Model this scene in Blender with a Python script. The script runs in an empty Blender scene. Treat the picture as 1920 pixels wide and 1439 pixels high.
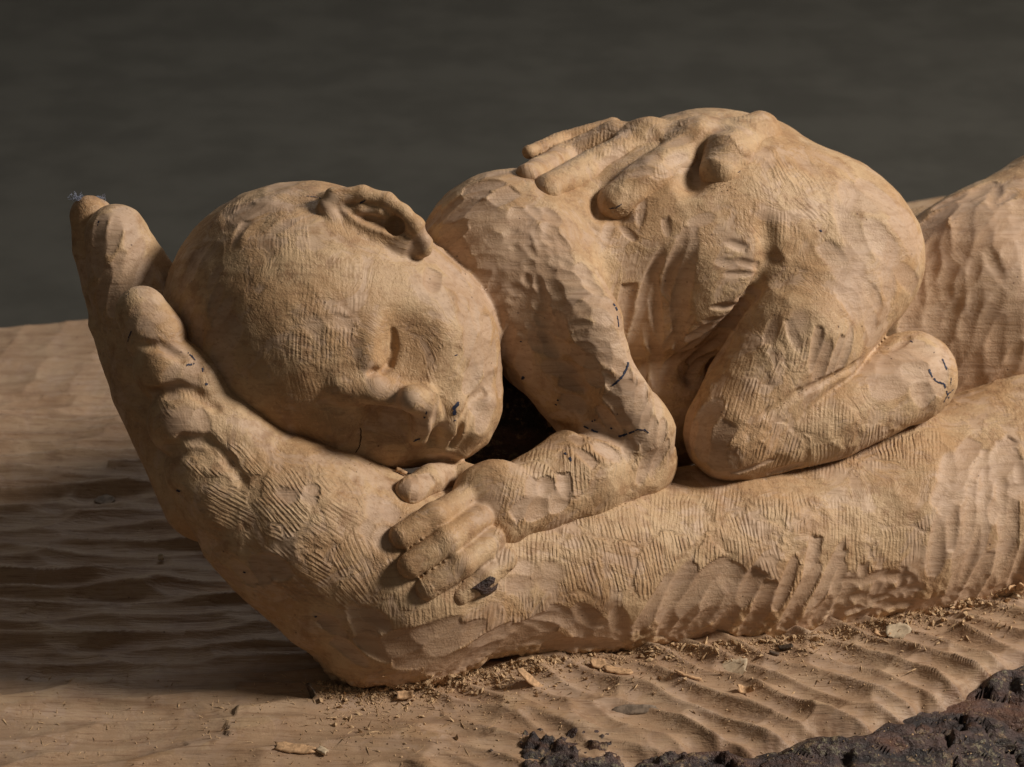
import bpy, math, random
import numpy as np
from mathutils import Matrix, Vector

# ------------------------------------------------------------------ camera, light, exposure
SC = 0.00025                      # metres per modelling unit
D = 4533.0                        # camera distance in modelling units (85 mm lens)
PHI = math.radians(25)            # camera looks down by this much
SL = 0.33                         # the carving recedes to the right by this much per unit
CP, SP = math.cos(PHI), math.sin(PHI)


def P(px, py, z=0.0):
    """camera-aligned modelling point; z counts towards the camera from the carving's own slanted plane"""
    zt = z - SL * (px - 640)
    k = (D - zt) / D
    return np.array([(px - 960) * k, (719.5 - py) * k, zt])


def kz(px, z):
    return (D - (z - SL * (px - 640))) / D


P0 = P(640, 1290, 130)            # where the heel of the hand meets the slab
UP = np.array([0.0, CP, SP])
AW = np.array([0.0, SP, -CP])
WM = np.array([[1, 0, 0], [0, SP, -CP], [0, CP, SP]]) * SC   # modelling -> world
W0 = WM @ P0


def world(p):
    return np.asarray(p) @ WM.T - W0


scene = bpy.context.scene
cam_d = bpy.data.cameras.new("camera")
cam = bpy.data.objects.new("camera", cam_d)
scene.collection.objects.link(cam)
cam.location = world(np.array([0, 0, D]))
cam.rotation_euler = (math.radians(90) - PHI, 0, 0)
cam_d.sensor_width = 36
cam_d.lens = 36 * D / 1920
cam_d.clip_start = 0.02
cam_d.clip_end = 60
cam_d.dof.use_dof = True
cam_d.dof.focus_distance = (D - 120) * SC
cam_d.dof.aperture_fstop = 16
scene.camera = cam

scene.view_settings.view_transform = 'Standard'
scene.view_settings.look = 'None'
scene.view_settings.exposure = 0.0
scene.view_settings.gamma = 1.0

w = bpy.data.worlds.new("World")
scene.world = w
w.use_nodes = True
bg = w.node_tree.nodes["Background"]
bg.inputs[0].default_value = (1.0, 0.87, 0.72, 1)
bg.inputs[1].default_value = 0.085


def area(name, pos, target, size, power, col):
    ld = bpy.data.lights.new(name, 'AREA')
    ld.shape = 'DISK'
    ld.size = size
    ld.energy = power
    ld.color = col
    o = bpy.data.objects.new(name, ld)
    scene.collection.objects.link(o)
    a, b = Vector(world(pos)), Vector(world(target))
    o.location = a
    o.rotation_euler = (b - a).to_track_quat('-Z', 'Y').to_euler()
    return o


LDIR = np.array([0.80, 0.50, 0.33])
LDIR /= np.linalg.norm(LDIR)
CEN = P(900, 750, 0)
area("key_lamp", CEN + LDIR * 8000, CEN, 0.44, 48.0, (1.0, 0.90, 0.785))
TDIR = np.array([-0.05, 0.86, -0.5])
area("top_lamp", CEN + TDIR / np.linalg.norm(TDIR) * 7000, CEN, 0.8, 10.0, (0.95, 0.97, 1.0))

# ------------------------------------------------------------------ small numeric toolkit
rng = np.random.default_rng(7)
random.seed(7)


def hash3(i, j, k, seed):
    i = i.astype(np.int64); j = j.astype(np.int64); k = k.astype(np.int64)
    h = (i * 73856093) ^ (j * 19349663) ^ (k * 83492791) ^ (seed * 2654435761)
    h &= 0xffffffff
    h = ((h ^ (h >> 16)) * 0x45d9f3b) & 0xffffffff
    h = ((h ^ (h >> 16)) * 0x45d9f3b) & 0xffffffff
    return h ^ (h >> 16)


def hf(h, s):
    x = (h * (2 * s + 1) * 0x9E3779B1 + s * 0x85EBCA6B) & 0xffffffff
    x = ((x ^ (x >> 15)) * 0x2c1b3c6d) & 0xffffffff
    x ^= x >> 13
    return x.astype(np.float64) / 4294967296.0


def vnoise(p, scale, seed=0):
    """value noise, -1..1"""
    q = p / scale
    b = np.floor(q)
    f = q - b
    f = f * f * f * (f * (f * 6 - 15) + 10)
    out = 0
    for dx in (0, 1):
        wx = f[:, 0] if dx else 1 - f[:, 0]
        for dy in (0, 1):
            wy = f[:, 1] if dy else 1 - f[:, 1]
            for dz in (0, 1):
                wz = f[:, 2] if dz else 1 - f[:, 2]
                h = hash3(b[:, 0] + dx, b[:, 1] + dy, b[:, 2] + dz, seed)
                out = out + wx * wy * wz * hf(h, 1)
    return out * 2 - 1


def fbm(p, scale, seed=0, octs=3):
    o, a, t = 0, 1.0, 0
    for n in range(octs):
        o = o + a * vnoise(p, scale / 2 ** n, seed + n * 17)
        t += a
        a *= 0.5
    return o / t


def rotz(deg):
    c, s = math.cos(math.radians(deg)), math.sin(math.radians(deg))
    return np.array([[c, s, 0], [-s, c, 0], [0, 0, 1]])


def gouges(p, size, R, seed, spread=0.35, centres=False):
    """lower envelope of many scoops; returns depth field (0 centre .. ~0.8 ridge) and a random id per scoop"""
    q = (p @ R.T) / np.asarray(size)
    b = np.floor(q)
    best = np.full(len(p), 9.0)
    sec = np.full(len(p), 9.0)
    rid = np.zeros(len(p))
    cen = np.zeros_like(p) if centres else None
    for dx in (-1, 0, 1):
        for dy in (-1, 0, 1):
            for dz in (-1, 0, 1):
                c0, c1, c2 = b[:, 0] + dx, b[:, 1] + dy, b[:, 2] + dz
                h = hash3(c0, c1, c2, seed)
                d = (q[:, 0] - c0 - hf(h, 1)) ** 2 + (q[:, 1] - c1 - hf(h, 2)) ** 2 + (q[:, 2] - c2 - hf(h, 3)) ** 2
                d = d + hf(h, 4) * spread
                m = d < best
                sec = np.where(m, best, np.minimum(sec, d))
                best[m] = d[m]
                rid[m] = hf(h, 5)[m]
                if centres:
                    cen[m] = np.stack([c0 + hf(h, 1), c1 + hf(h, 2), c2 + hf(h, 3)], 1)[m]
    if centres:
        return best, rid, sec, (cen * np.asarray(size)) @ R
    return best, rid, sec


def sstep(a, b, x):
    t = np.clip((x - a) / (b - a), 0, 1)
    return t * t * (3 - 2 * t)


def pix(p):
    k = D / (D - p[:, 2])
    return p[:, 0] * k + 960, 719.5 - p[:, 1] * k


def blobs(px, py, lst):
    m = np.zeros(len(px))
    for cx, cy, rx, ry, wt in lst:
        d = np.sqrt(((px - cx) / rx) ** 2 + ((py - cy) / ry) ** 2)
        v = wt * (1 - sstep(0.6, 1.25, d))
        m = np.where(np.abs(v) > np.abs(m), v, m)
    return m


# ------------------------------------------------------------------ implicit sculpting
class Sculpt:
    def __init__(self):
        self.ops = []

    def _add(self, fn, lo, hi, mode, k):
        self.ops.append((fn, np.asarray(lo), np.asarray(hi), mode, k))

    def cone(self, a, b, mode='u', k=20.0):
        """a, b = (px, py, z, r) tuples, or (point3, r)"""
        A, ra = self._pr(a)
        B, rb = self._pr(b)
        ba = B - A
        l2 = ba @ ba
        L = math.sqrt(l2)

        def fn(p):
            pa = p - A
            t = np.clip((pa @ ba) / l2, 0, 1)
            # smooth radius along the chord
            return np.sqrt(((pa - t[:, None] * ba) ** 2).sum(1)) - (ra + (rb - ra) * t)
        r = max(ra, rb)
        self._add(fn, np.minimum(A, B) - r, np.maximum(A, B) + r, mode, k)

    def chain(self, pts, mode='u', k=20.0, kin=None):
        for n in range(len(pts) - 1):
            self.cone(pts[n], pts[n + 1], mode, k if n == 0 else (kin or k))

    def _pr(self, a):
        if len(a) == 2:
            return np.asarray(a[0], float), float(a[1])
        px, py, z, r = a
        return P(px, py, z), r * kz(px, z)

    def ell(self, c, rad, rot=None, mode='u', k=20.0):
        C = np.asarray(c[0], float) if len(c) == 1 else P(*c)
        s = 1.0 if len(c) == 1 else kz(c[0], c[2])
        Rm = np.eye(3) if rot is None else rot
        rad = np.asarray(rad, float) * s

        def fn(p):
            q = (p - C) @ Rm.T
            k0 = np.sqrt(((q / rad) ** 2).sum(1))
            k1 = np.sqrt(((q / rad ** 2) ** 2).sum(1)) + 1e-9
            return k0 * (k0 - 1.0) / k1
        r = rad.max()
        self._add(fn, C - r, C + r, mode, k)

    def sph(self, a, mode='u', k=20.0):
        A, r = self._pr(a)
        self._add(lambda p: np.sqrt(((p - A) ** 2).sum(1)) - r, A - r, A + r, mode, k)

    def __call__(self, p, margin=60.0):
        d = np.full(len(p), 1e3)
        for fn, lo, hi, mode, k in self.ops:
            m = margin + k
            idx = np.nonzero(((p > lo - m) & (p < hi + m)).all(1))[0]
            if len(idx) == 0:
                continue
            q = fn(p[idx])
            e = d[idx]
            if mode == 'u':
                h = np.maximum(k - np.abs(e - q), 0) / k
                d[idx] = np.minimum(e, q) - h * h * k * 0.25
            else:
                q = -q
                h = np.maximum(k - np.abs(e - q), 0) / k
                d[idx] = np.maximum(e, q) + h * h * k * 0.25
        return d

    def hit(self, px, py):
        """front surface point seen at a pixel of the photograph"""
        o = np.array([0, 0, D])
        r = np.array([px - 960, 719.5 - py, -D])
        r /= np.linalg.norm(r)
        t = np.arange(D - 900, D + 1400, 6.0)
        pts = o + t[:, None] * r
        f = self(pts, 400.0)
        n = np.nonzero(f < 0)[0]
        if len(n) == 0:
            return pts[np.argmin(f)]
        i = max(n[0], 1)
        a, b = f[i - 1], f[i]
        return pts[i - 1] + (pts[i] - pts[i - 1]) * (a / (a - b))

    def on(self, px, py, lift, r):
        """(point, radius) lifted towards the camera from the surface at a pixel"""
        h = self.hit(px, py)
        n = np.array([0, 0, D]) - h
        n /= np.linalg.norm(n)
        return (h + n * lift, r * (D - h[2]) / D)

    def mesh(self, h, lo, hi):
        lo = np.asarray(lo, float)
        n = np.ceil((np.asarray(hi) - lo) / h).astype(int) + 1
        f = np.full(tuple(n), 1e3, np.float32)
        ax = [lo[i] + h * np.arange(n[i]) for i in range(3)]
        for fn, blo, bhi, mode, k in self.ops:
            m = k + 3 * h
            i0 = np.clip(np.floor((blo - m - lo) / h).astype(int), 0, n)
            i1 = np.clip(np.ceil((bhi + m - lo) / h).astype(int) + 1, 0, n)
            if (i1 <= i0).any():
                continue
            sl = tuple(slice(i0[i], i1[i]) for i in range(3))
            g = np.stack(np.meshgrid(*[ax[i][sl[i]] for i in range(3)], indexing='ij'), -1).reshape(-1, 3)
            q = fn(g).astype(np.float32)
            e = f[sl].reshape(-1)
            if mode == 'u':
                hh = np.maximum(k - np.abs(e - q), 0) / k
                r = np.minimum(e, q) - hh * hh * k * 0.25
            else:
                q = -q
                hh = np.maximum(k - np.abs(e - q), 0) / k
                r = np.maximum(e, q) + hh * hh * k * 0.25
            f[sl] = r.reshape(f[sl].shape)
        return surface_nets(f, lo, h)

    def grad(self, p, e=2.0):
        g = np.zeros_like(p)
        for i in range(3):
            s = np.zeros(3)
            s[i] = e
            g[:, i] = self(p + s) - self(p - s)
        return g / (np.sqrt((g ** 2).sum(1))[:, None] + 1e-9)

    def project(self, v, steps=2, lim=4.0):
        for _ in range(steps):
            d = np.clip(self(v), -lim, lim)
            v = v - self.grad(v) * d[:, None] * 0.9
        return v


def surface_nets(f, lo, h):
    s = f < 0
    nx, ny, nz = f.shape
    cs = np.zeros((nx - 1, ny - 1, nz - 1), np.int8)
    for dx in (0, 1):
        for dy in (0, 1):
            for dz in (0, 1):
                cs += s[dx:nx - 1 + dx, dy:ny - 1 + dy, dz:nz - 1 + dz]
    act = (cs > 0) & (cs < 8)
    ci = np.argwhere(act)
    vid = np.full(act.shape, -1, np.int64)
    vid[act] = np.arange(len(ci))
    acc = np.zeros((len(ci), 3))
    cnt = np.zeros(len(ci))
    corners = [(a, b, c) for a in (0, 1) for b in (0, 1) for c in (0, 1)]
    for A in corners:
        for ax in range(3):
            if A[ax] == 1:
                continue
            B = list(A)
            B[ax] = 1
            fa = f[ci[:, 0] + A[0], ci[:, 1] + A[1], ci[:, 2] + A[2]].astype(float)
            fb = f[ci[:, 0] + B[0], ci[:, 1] + B[1], ci[:, 2] + B[2]].astype(float)
            m = (fa < 0) != (fb < 0)
            t = np.where(m, fa / np.where(m, fa - fb, 1), 0)
            pt = np.tile(np.array(A, float), (len(ci), 1))
            pt[:, ax] += t
            acc[m] += pt[m]
            cnt[m] += 1
    v = lo + (ci + acc / cnt[:, None]) * h
    quads = []
    for ax in range(3):
        o1, o2 = (ax + 1) % 3, (ax + 2) % 3
        sa = [slice(None)] * 3
        sb = [slice(None)] * 3
        sa[ax] = slice(0, -1)
        sb[ax] = slice(1, None)
        ch = s[tuple(sa)] != s[tuple(sb)]
        e = np.argwhere(ch)
        e = e[(e[:, o1] > 0) & (e[:, o2] > 0) & (e[:, o1] < f.shape[o1] - 1) & (e[:, o2] < f.shape[o2] - 1)]
        inside = s[e[:, 0], e[:, 1], e[:, 2]]

        def g(d1, d2):
            c = e.copy()
            c[:, o1] -= d1
            c[:, o2] -= d2
            return vid[c[:, 0], c[:, 1], c[:, 2]]
        q = np.stack([g(1, 1), g(0, 1), g(0, 0), g(1, 0)], 1)
        q[~inside] = q[~inside][:, ::-1]
        quads.append(q)
    return v, np.concatenate(quads)


def subdivide(v, q):
    n = len(v)
    e = np.stack([q, np.roll(q, -1, 1)], -1).reshape(-1, 2)
    es = np.sort(e, 1)
    key = es[:, 0] * (n + 1) + es[:, 1]
    u, first, inv = np.unique(key, return_index=True, return_inverse=True)
    mid = (v[es[first, 0]] + v[es[first, 1]]) / 2
    fc = v[q].mean(1)
    em = (inv + n).reshape(-1, 4)
    fi = np.arange(len(q)) + n + len(mid)
    nv = np.concatenate([v, mid, fc])
    nq = np.concatenate([np.stack([q[:, i], em[:, i], fi, em[:, (i - 1) % 4]], 1) for i in range(4)])
    return nv, nq


def vnormals(v, q):
    a = v[q[:, 2]] - v[q[:, 0]]
    b = v[q[:, 3]] - v[q[:, 1]]
    fn = np.cross(a, b)
    n = np.zeros_like(v)
    for i in range(4):
        np.add.at(n, q[:, i], fn)
    return n / (np.sqrt((n ** 2).sum(1))[:, None] + 1e-12)


def make_obj(name, v, q, mat, parent=None, attrs=None, smooth=True, loc=None):
    """v in modelling units; the object's origin is put at loc (modelling) or at the carving's root"""
    me = bpy.data.meshes.new(name)
    wv = world(v)
    o0 = np.zeros(3) if loc is None else world(loc)
    wv = wv - o0
    q = np.asarray(q)
    nf, c = q.shape
    me.vertices.add(len(wv))
    me.vertices.foreach_set("co", wv.astype(np.float32).ravel())
    me.loops.add(nf * c)
    me.loops.foreach_set("vertex_index", q.astype(np.int32).ravel())
    me.polygons.add(nf)
    me.polygons.foreach_set("loop_start", (np.arange(nf) * c).astype(np.int32))
    me.update(calc_edges=True)
    me.validate()
    me.polygons.foreach_set("use_smooth", np.full(len(me.polygons), smooth))
    for k, a in (attrs or {}).items():
        at = me.attributes.new(k, 'FLOAT', 'POINT')
        at.data.foreach_set("value", np.asarray(a, np.float32))
    me.materials.append(mat)
    o = bpy.data.objects.new(name, me)
    scene.collection.objects.link(o)
    if parent is not None:
        o.parent = parent
    elif loc is not None:
        o.location = o0
    return o


# ------------------------------------------------------------------ materials
def nt(mat):
    mat.use_nodes = True
    t = mat.node_tree
    b = t.nodes["Principled BSDF"]
    return t, b


def N(t, typ, **kw):
    n = t.nodes.new(typ)
    for k, v in kw.items():
        if k.startswith('i_'):
            n.inputs[k[2:].replace('_', ' ')].default_value = v
        elif k.startswith('n_'):
            n.inputs[int(k[2:])].default_value = v
        else:
            setattr(n, k, v)
    return n


def M_(t, op, a, b=None, c=None, clamp=False):
    n = t.nodes.new('ShaderNodeMath')
    n.operation = op
    n.use_clamp = clamp
    for i, x in enumerate((a, b, c)):
        if x is None:
            continue
        if isinstance(x, (int, float)):
            n.inputs[i].default_value = x
        else:
            t.links.new(x, n.inputs[i])
    return n.outputs[0]


def MIX(t, fac, a, b, mode='MIX'):
    n = t.nodes.new('ShaderNodeMix')
    n.data_type = 'RGBA'
    n.blend_type = mode
    for sock, x in ((n.inputs[0], fac), (n.inputs[6], a), (n.inputs[7], b)):
        if isinstance(x, (int, float)):
            sock.default_value = x
        elif isinstance(x, tuple):
            sock.default_value = (*x, 1)
        else:
            t.links.new(x, sock)
    return n.outputs[2]


def RAMP(t, fac, a, b):
    n = t.nodes.new('ShaderNodeMapRange')
    n.interpolation_type = 'SMOOTHSTEP'
    t.links.new(fac, n.inputs[0])
    n.inputs[1].default_value = a
    n.inputs[2].default_value = b
    return n.outputs[0]


def coords(t, scale=(1, 1, 1)):
    """object coordinates in modelling units"""
    tc = t.nodes.new('ShaderNodeTexCoord')
    mp = t.nodes.new('ShaderNodeMapping')
    mp.inputs['Scale'].default_value = tuple(s / SC for s in scale)
    t.links.new(tc.outputs['Object'], mp.inputs[0])
    return mp.outputs[0]


def NOISE(t, vec, scale, detail=3.0, rough=0.55, dist=0.0):
    n = t.nodes.new('ShaderNodeTexNoise')
    t.links.new(vec, n.inputs['Vector'])
    n.inputs['Scale'].default_value = scale
    n.inputs['Detail'].default_value = detail
    n.inputs['Roughness'].default_value = rough
    n.inputs['Distortion'].default_value = dist
    return n.outputs[0]


def ATTR(t, name):
    n = t.nodes.new('ShaderNodeAttribute')
    n.attribute_name = name
    return n.outputs['Fac']


def wood_material(name, tint=(1, 1, 1), stripes=1.0, dust=1.0, grain_amt=0.9, fuzz=1.0):
    m = bpy.data.materials.new(name)
    t, b = nt(m)
    vec = coords(t)
    gv = coords(t, (0.06, 1.0, 1.0))          # stretched along the trunk: the grain
    gm, rm = ATTR(t, 'gouge'), ATTR(t, 'rasp')
    ph, cell = ATTR(t, 'phase'), ATTR(t, 'cell')
    al = ATTR(t, 'along')
    cb = t.nodes.new('ShaderNodeCombineXYZ')
    t.links.new(ph, cb.inputs[0])
    t.links.new(M_(t, 'MULTIPLY', al, 0.10), cb.inputs[1])
    streak = NOISE(t, cb.outputs[0], 1.1, 2, 0.6, 0.25)
    big = NOISE(t, vec, 1 / 130, 4, 0.6)
    med = NOISE(t, vec, 1 / 40, 4, 0.65)
    med2 = NOISE(t, vec, 1 / 75, 5, 0.7, 0.6)
    fine = NOISE(t, vec, 1 / 6.0, 3, 0.7)
    grain = NOISE(t, gv, 1 / 7.0, 3, 0.6, 0.4)
    T3 = lambda c: tuple(x * k for x, k in zip(c, tint))
    sandy, ochre, pink, red = T3((0.53, 0.372, 0.222)), T3((0.45, 0.282, 0.150)), T3((0.53, 0.385, 0.285)), T3((0.31, 0.178, 0.095))
    col = MIX(t, RAMP(t, big, 0.40, 0.60), sandy, ochre)
    col = MIX(t, M_(t, 'MULTIPLY', RAMP(t, med2, 0.50, 0.60), 0.6), col, pink)
    col = MIX(t, M_(t, 'MULTIPLY', RAMP(t, med, 0.50, 0.68), 0.7), col, red)
    cut = MIX(t, M_(t, 'MULTIPLY', cell, 0.6), pink, T3((0.40, 0.262, 0.17)))
    cut = MIX(t, M_(t, 'MULTIPLY', RAMP(t, grain, 0.42, 0.68), 0.3), cut, red)
    col = MIX(t, M_(t, 'MULTIPLY', M_(t, 'SUBTRACT', cell, 0.35, None, True), 0.45), col, red)
    col = MIX(t, M_(t, 'MULTIPLY', gm, 0.65), col, cut)
    rind = ATTR(t, 'rind')
    col = MIX(t, M_(t, 'MULTIPLY', rind, M_(t, 'ADD', 0.35, M_(t, 'MULTIPLY', RAMP(t, med, 0.4, 0.6), 0.6))), col, (0.15, 0.075, 0.042))
    # growth lines of the trunk, running along it
    lo_ = NOISE(t, coords(t, (0.25, 1, 1)), 1 / 160, 3, 0.5)
    sx = t.nodes.new('ShaderNodeSeparateXYZ')
    t.links.new(vec, sx.inputs[0])
    yz = M_(t, 'ADD', M_(t, 'MULTIPLY', sx.outputs[2], 0.19), M_(t, 'MULTIPLY', sx.outputs[1], 0.07))
    ring = M_(t, 'SINE', M_(t, 'ADD', yz, M_(t, 'MULTIPLY', lo_, 26.0)))
    ring = M_(t, 'MULTIPLY', RAMP(t, ring, 0.55, 1.0), M_(t, 'ADD', 0.08 + 0.05 * grain_amt, M_(t, 'MULTIPLY', gm, 0.08)))
    col = MIX(t, ring, col, T3((0.25, 0.14, 0.075)))
    col = MIX(t, M_(t, 'MULTIPLY', RAMP(t, NOISE(t, coords(t, (0.05, 1, 1)), 1 / 5.0, 2, 0.5), 0.56, 0.72), 0.30 * (1.0 + 0.3 * grain_amt)), col, T3((0.24, 0.135, 0.075)))
    # pale loose dust in the fuzz, darker bottoms of the tool lines, tiny dark pores
    rough = M_(t, 'MULTIPLY', M_(t, 'SUBTRACT', 1.0, M_(t, 'MULTIPLY', gm, 0.85)), M_(t, 'ADD', 0.35, M_(t, 'MULTIPLY', RAMP(t, med2, 0.62, 0.42), 0.65)))
    col = MIX(t, M_(t, 'MULTIPLY', M_(t, 'MULTIPLY', RAMP(t, fine, 0.52, 0.74), 0.6 * dust), rough), col, T3((0.60, 0.435, 0.262)))
    pv = t.nodes.new('ShaderNodeTexVoronoi')
    t.links.new(vec, pv.inputs['Vector'])
    pv.inputs['Scale'].default_value = 1 / 26
    pore = M_(t, 'MULTIPLY', M_(t, 'LESS_THAN', pv.outputs['Distance'], 0.075), RAMP(t, med, 0.5, 0.6))
    col = MIX(t, M_(t, 'MULTIPLY', pore, 0.7), col, (0.09, 0.05, 0.03))
    t.links.new(col, b.inputs['Base Color'])
    b.inputs['Roughness'].default_value = 0.56
    b.inputs['Specular IOR Level'].default_value = 0.32
    # relief: toothed-chisel lines, fuzz, grain
    st = M_(t, 'SINE', M_(t, 'ADD', M_(t, 'MULTIPLY', ph, 6.28318), M_(t, 'MULTIPLY', NOISE(t, vec, 1 / 40, 2), 7.0)))
    brk = RAMP(t, NOISE(t, vec, 1 / 26, 3, 0.6), 0.28, 0.55)
    st = M_(t, 'ADD', M_(t, 'MULTIPLY', M_(t, 'MULTIPLY', st, 0.7), brk), M_(t, 'MULTIPLY', streak, 5.5))
    st = M_(t, 'MULTIPLY', st, rm)
    hgt = M_(t, 'MULTIPLY', st, 0.85 * stripes)
    hgt = M_(t, 'ADD', hgt, M_(t, 'MULTIPLY', M_(t, 'MULTIPLY', fine, rough), 1.0 * fuzz))
    hgt = M_(t, 'ADD', hgt, M_(t, 'MULTIPLY', M_(t, 'MULTIPLY', NOISE(t, vec, 1 / 15, 4, 0.7), rough), 1.3 * fuzz))
    hgt = M_(t, 'ADD', hgt, M_(t, 'MULTIPLY', M_(t, 'MULTIPLY', grain, M_(t, 'ADD', gm, 0.25)), grain_amt))
    hgt = M_(t, 'ADD', hgt, M_(t, 'MULTIPLY', M_(t, 'MULTIPLY', NOISE(t, vec, 1 / 3.6, 2, 0.6), RAMP(t, med2, 0.62, 0.42)), 0.9 * fuzz))
    hgt = M_(t, 'SUBTRACT', hgt, M_(t, 'MULTIPLY', pore, 2.0))
    bp = t.nodes.new('ShaderNodeBump')
    bp.inputs['Strength'].default_value = 1.0
    bp.inputs['Distance'].default_value = SC
    t.links.new(hgt, bp.inputs['Height'])
    t.links.new(bp.outputs[0], b.inputs['Normal'])
    return m


M_WOOD = wood_material('carved_wood')
M_SLAB = wood_material('slab_wood', (0.80, 0.80, 0.81), 0.35, 0.6, 3.0, 0.5)


def bark_material():
    m = bpy.data.materials.new('bark')
    t, b = nt(m)
    vec = coords(t)
    sv = coords(t, (0.35, 1, 1))
    n1 = NOISE(t, sv, 1 / 40, 5, 0.65)
    n2 = NOISE(t, vec, 1 / 9, 4, 0.7)
    n3 = NOISE(t, sv, 1 / 70, 4, 0.6)
    col = MIX(t, RAMP(t, n1, 0.35, 0.65), (0.016, 0.012, 0.014), (0.085, 0.052, 0.047))
    col = MIX(t, M_(t, 'MULTIPLY', RAMP(t, n3, 0.55, 0.68), 0.7), col, (0.12, 0.05, 0.025))
    col = MIX(t, M_(t, 'MULTIPLY', RAMP(t, n2, 0.50, 0.64), RAMP(t, n3, 0.53, 0.42)), col, (0.20, 0.175, 0.115))
    col = MIX(t, M_(t, 'MULTIPLY', RAMP(t, NOISE(t, vec, 1 / 24, 5, 0.75), 0.56, 0.66), 0.8), col, (0.30, 0.21, 0.125))
    t.links.new(col, b.inputs['Base Color'])
    b.inputs['Roughness'].default_value = 0.55
    b.inputs['Specular IOR Level'].default_value = 0.45
    bp = t.nodes.new('ShaderNodeBump')
    bp.inputs['Distance'].default_value = SC
    hh = M_(t, 'ADD', M_(t, 'MULTIPLY', n2, 8.0), M_(t, 'MULTIPLY', n1, 14.0))
    t.links.new(hh, bp.inputs['Height'])
    t.links.new(bp.outputs[0], b.inputs['Normal'])
    return m


M_BARK = bark_material()


def plain(name, col, rough=0.8, spec=0.2, noise=0.0, scale=1 / 8):
    m = bpy.data.materials.new(name)
    t, b = nt(m)
    if noise:
        n = NOISE(t, coords(t), scale, 3, 0.6)
        c = MIX(t, RAMP(t, n, 0.35, 0.65), tuple(x * (1 - noise) for x in col), tuple(x * (1 + noise) for x in col))
        t.links.new(c, b.inputs['Base Color'])
    else:
        b.inputs['Base Color'].default_value = (*col, 1)
    b.inputs['Roughness'].default_value = rough
    b.inputs['Specular IOR Level'].default_value = spec
    return m


M_INK = plain('pen_ink', (0.028, 0.034, 0.065), 0.6, 0.2, 0.35, 1 / 5)
M_CHIP = plain('chip_wood', (0.47, 0.30, 0.17), 0.75, 0.2, 0.25, 1 / 6)
M_CHIP_PALE = plain('pale_chip_wood', (0.50, 0.40, 0.28), 0.75, 0.2, 0.15, 1 / 8)
M_CHIP_DARK = plain('dark_chip_wood', (0.10, 0.07, 0.05), 0.7, 0.3, 0.5, 1 / 8)
M_CHIP_GREY = plain('grey_chip_wood', (0.22, 0.17, 0.13), 0.75, 0.2, 0.3, 1 / 10)
M_DUST = plain('sawdust', (0.48, 0.335, 0.20), 0.9, 0.1, 0.3, 1 / 4)
M_LINT = plain('blue_lint', (0.26, 0.29, 0.38), 0.9, 0.1)
M_WALL = plain('grey_backdrop', (0.090, 0.102, 0.098), 0.95, 0.05, 0.10, 1 / 420)
M_FLOOR = plain('grey_floor', (0.07, 0.068, 0.06), 0.95, 0.05, 0.1, 1 / 300)

# ------------------------------------------------------------------ the cradling arm and hand
arm = Sculpt()
arm.chain([(760, 1085, 95, 165), (1100, 1060, 70, 165), (1400, 1040, 60, 175), (1700, 985, 40, 200), (2100, 890, 0, 250)], k=40)
arm.chain([(750, 1085, 110, 178), (560, 985, 105, 148), (430, 890, 95, 108)], k=90)
arm.cone((690, 1190, 110, 95), (760, 1200, 100, 90), k=70)
arm.chain([(600, 1130, 125, 90), (470, 1005, 125, 84), (368, 880, 112, 60)], k=22)       # edge of the palm
arm.chain([(380, 880, 122, 66), (430, 940, 128, 84)], k=10)
arm.chain([(345, 790, 120, 70), (415, 822, 118, 76)], k=8)                                # little finger, three joints
arm.chain([(312, 690, 104, 64), (362, 722, 106, 66)], k=7)
arm.chain([(266, 586, 78, 50), (292, 632, 92, 58)], k=7)
arm.cone((352, 722, 90, 58), (440, 840, 105, 90), k=30)
arm.chain([(214, 446, -78, 56), (236, 540, -80, 68), (290, 680, -50, 80), (430, 860, 20, 100)], k=8)   # next finger
arm.cone((226, 430, -85, 42), (300, 545, -130, 50), k=26)
arm.chain([(165, 402, -140, 34), (180, 470, -140, 42), (222, 600, -120, 54), (280, 730, -60, 70), (400, 920, 40, 100)], k=6)
arm.cone((182, 405, -160, 32), (222, 470, -160, 44), k=10)



def crease(sc, pts, r, lift, k):
    pr = [sc.on(x, y, lift, r) for x, y in pts]
    for n in range(len(pr) - 1):
        sc.cone(pr[n], pr[n + 1], 's', k)


crease(arm, [(286, 738), (335, 728), (372, 740), (404, 762)], 11, 4, 8)
crease(arm, [(318, 842), (345, 828), (390, 828), (428, 864), (452, 900)], 12, 4, 8)
crease(arm, [(262, 648), (305, 650), (342, 672)], 9, 4, 8)

# ------------------------------------------------------------------ the baby
baby = Sculpt()
R12 = rotz(10)
baby.ell((1240, 475, -70), (420, 222, 225), R12, k=30)
baby.sph((965, 500, -20, 182), k=70)
baby.sph((1350, 400, -70, 172), k=80)
baby.chain([(1190, 345, -80, 98), (1320, 322, -85, 100), (1425, 312, -95, 88)], k=50)
baby.sph((1548, 488, -20, 176), k=80)
baby.chain([(925, 470, 20, 112), (1030, 640, 85, 100), (1165, 835, 130, 74)], k=60, kin=20)   # upper arm: the flank
baby.chain([(1012, 470, 100, 82), (1104, 612, 192, 66), (1203, 810, 188, 62)], k=26, kin=14)    # and its ridge
baby.ell((1232, 760, -85), (130, 130, 130), k=40)                      # wood left standing under the belly
baby.sph((950, 800, -140, 138), k=30)
baby.cone((1195, 862, 128, 76), (1088, 890, 160, 86), k=26)            # forearm
baby.cone((1088, 890, 160, 86), (975, 938, 196, 72), k=20)
baby.chain([(1585, 480, 60, 148), (1495, 630, 135, 128), (1378, 800, 160, 90), (1368, 815, 160, 88)], k=22, kin=10)
baby.chain([(1392, 838, 152, 68), (1560, 785, 168, 78), (1690, 720, 152, 80)], k=5)
baby.ell((1712, 705, 135), (84, 84, 78), k=24)
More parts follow.
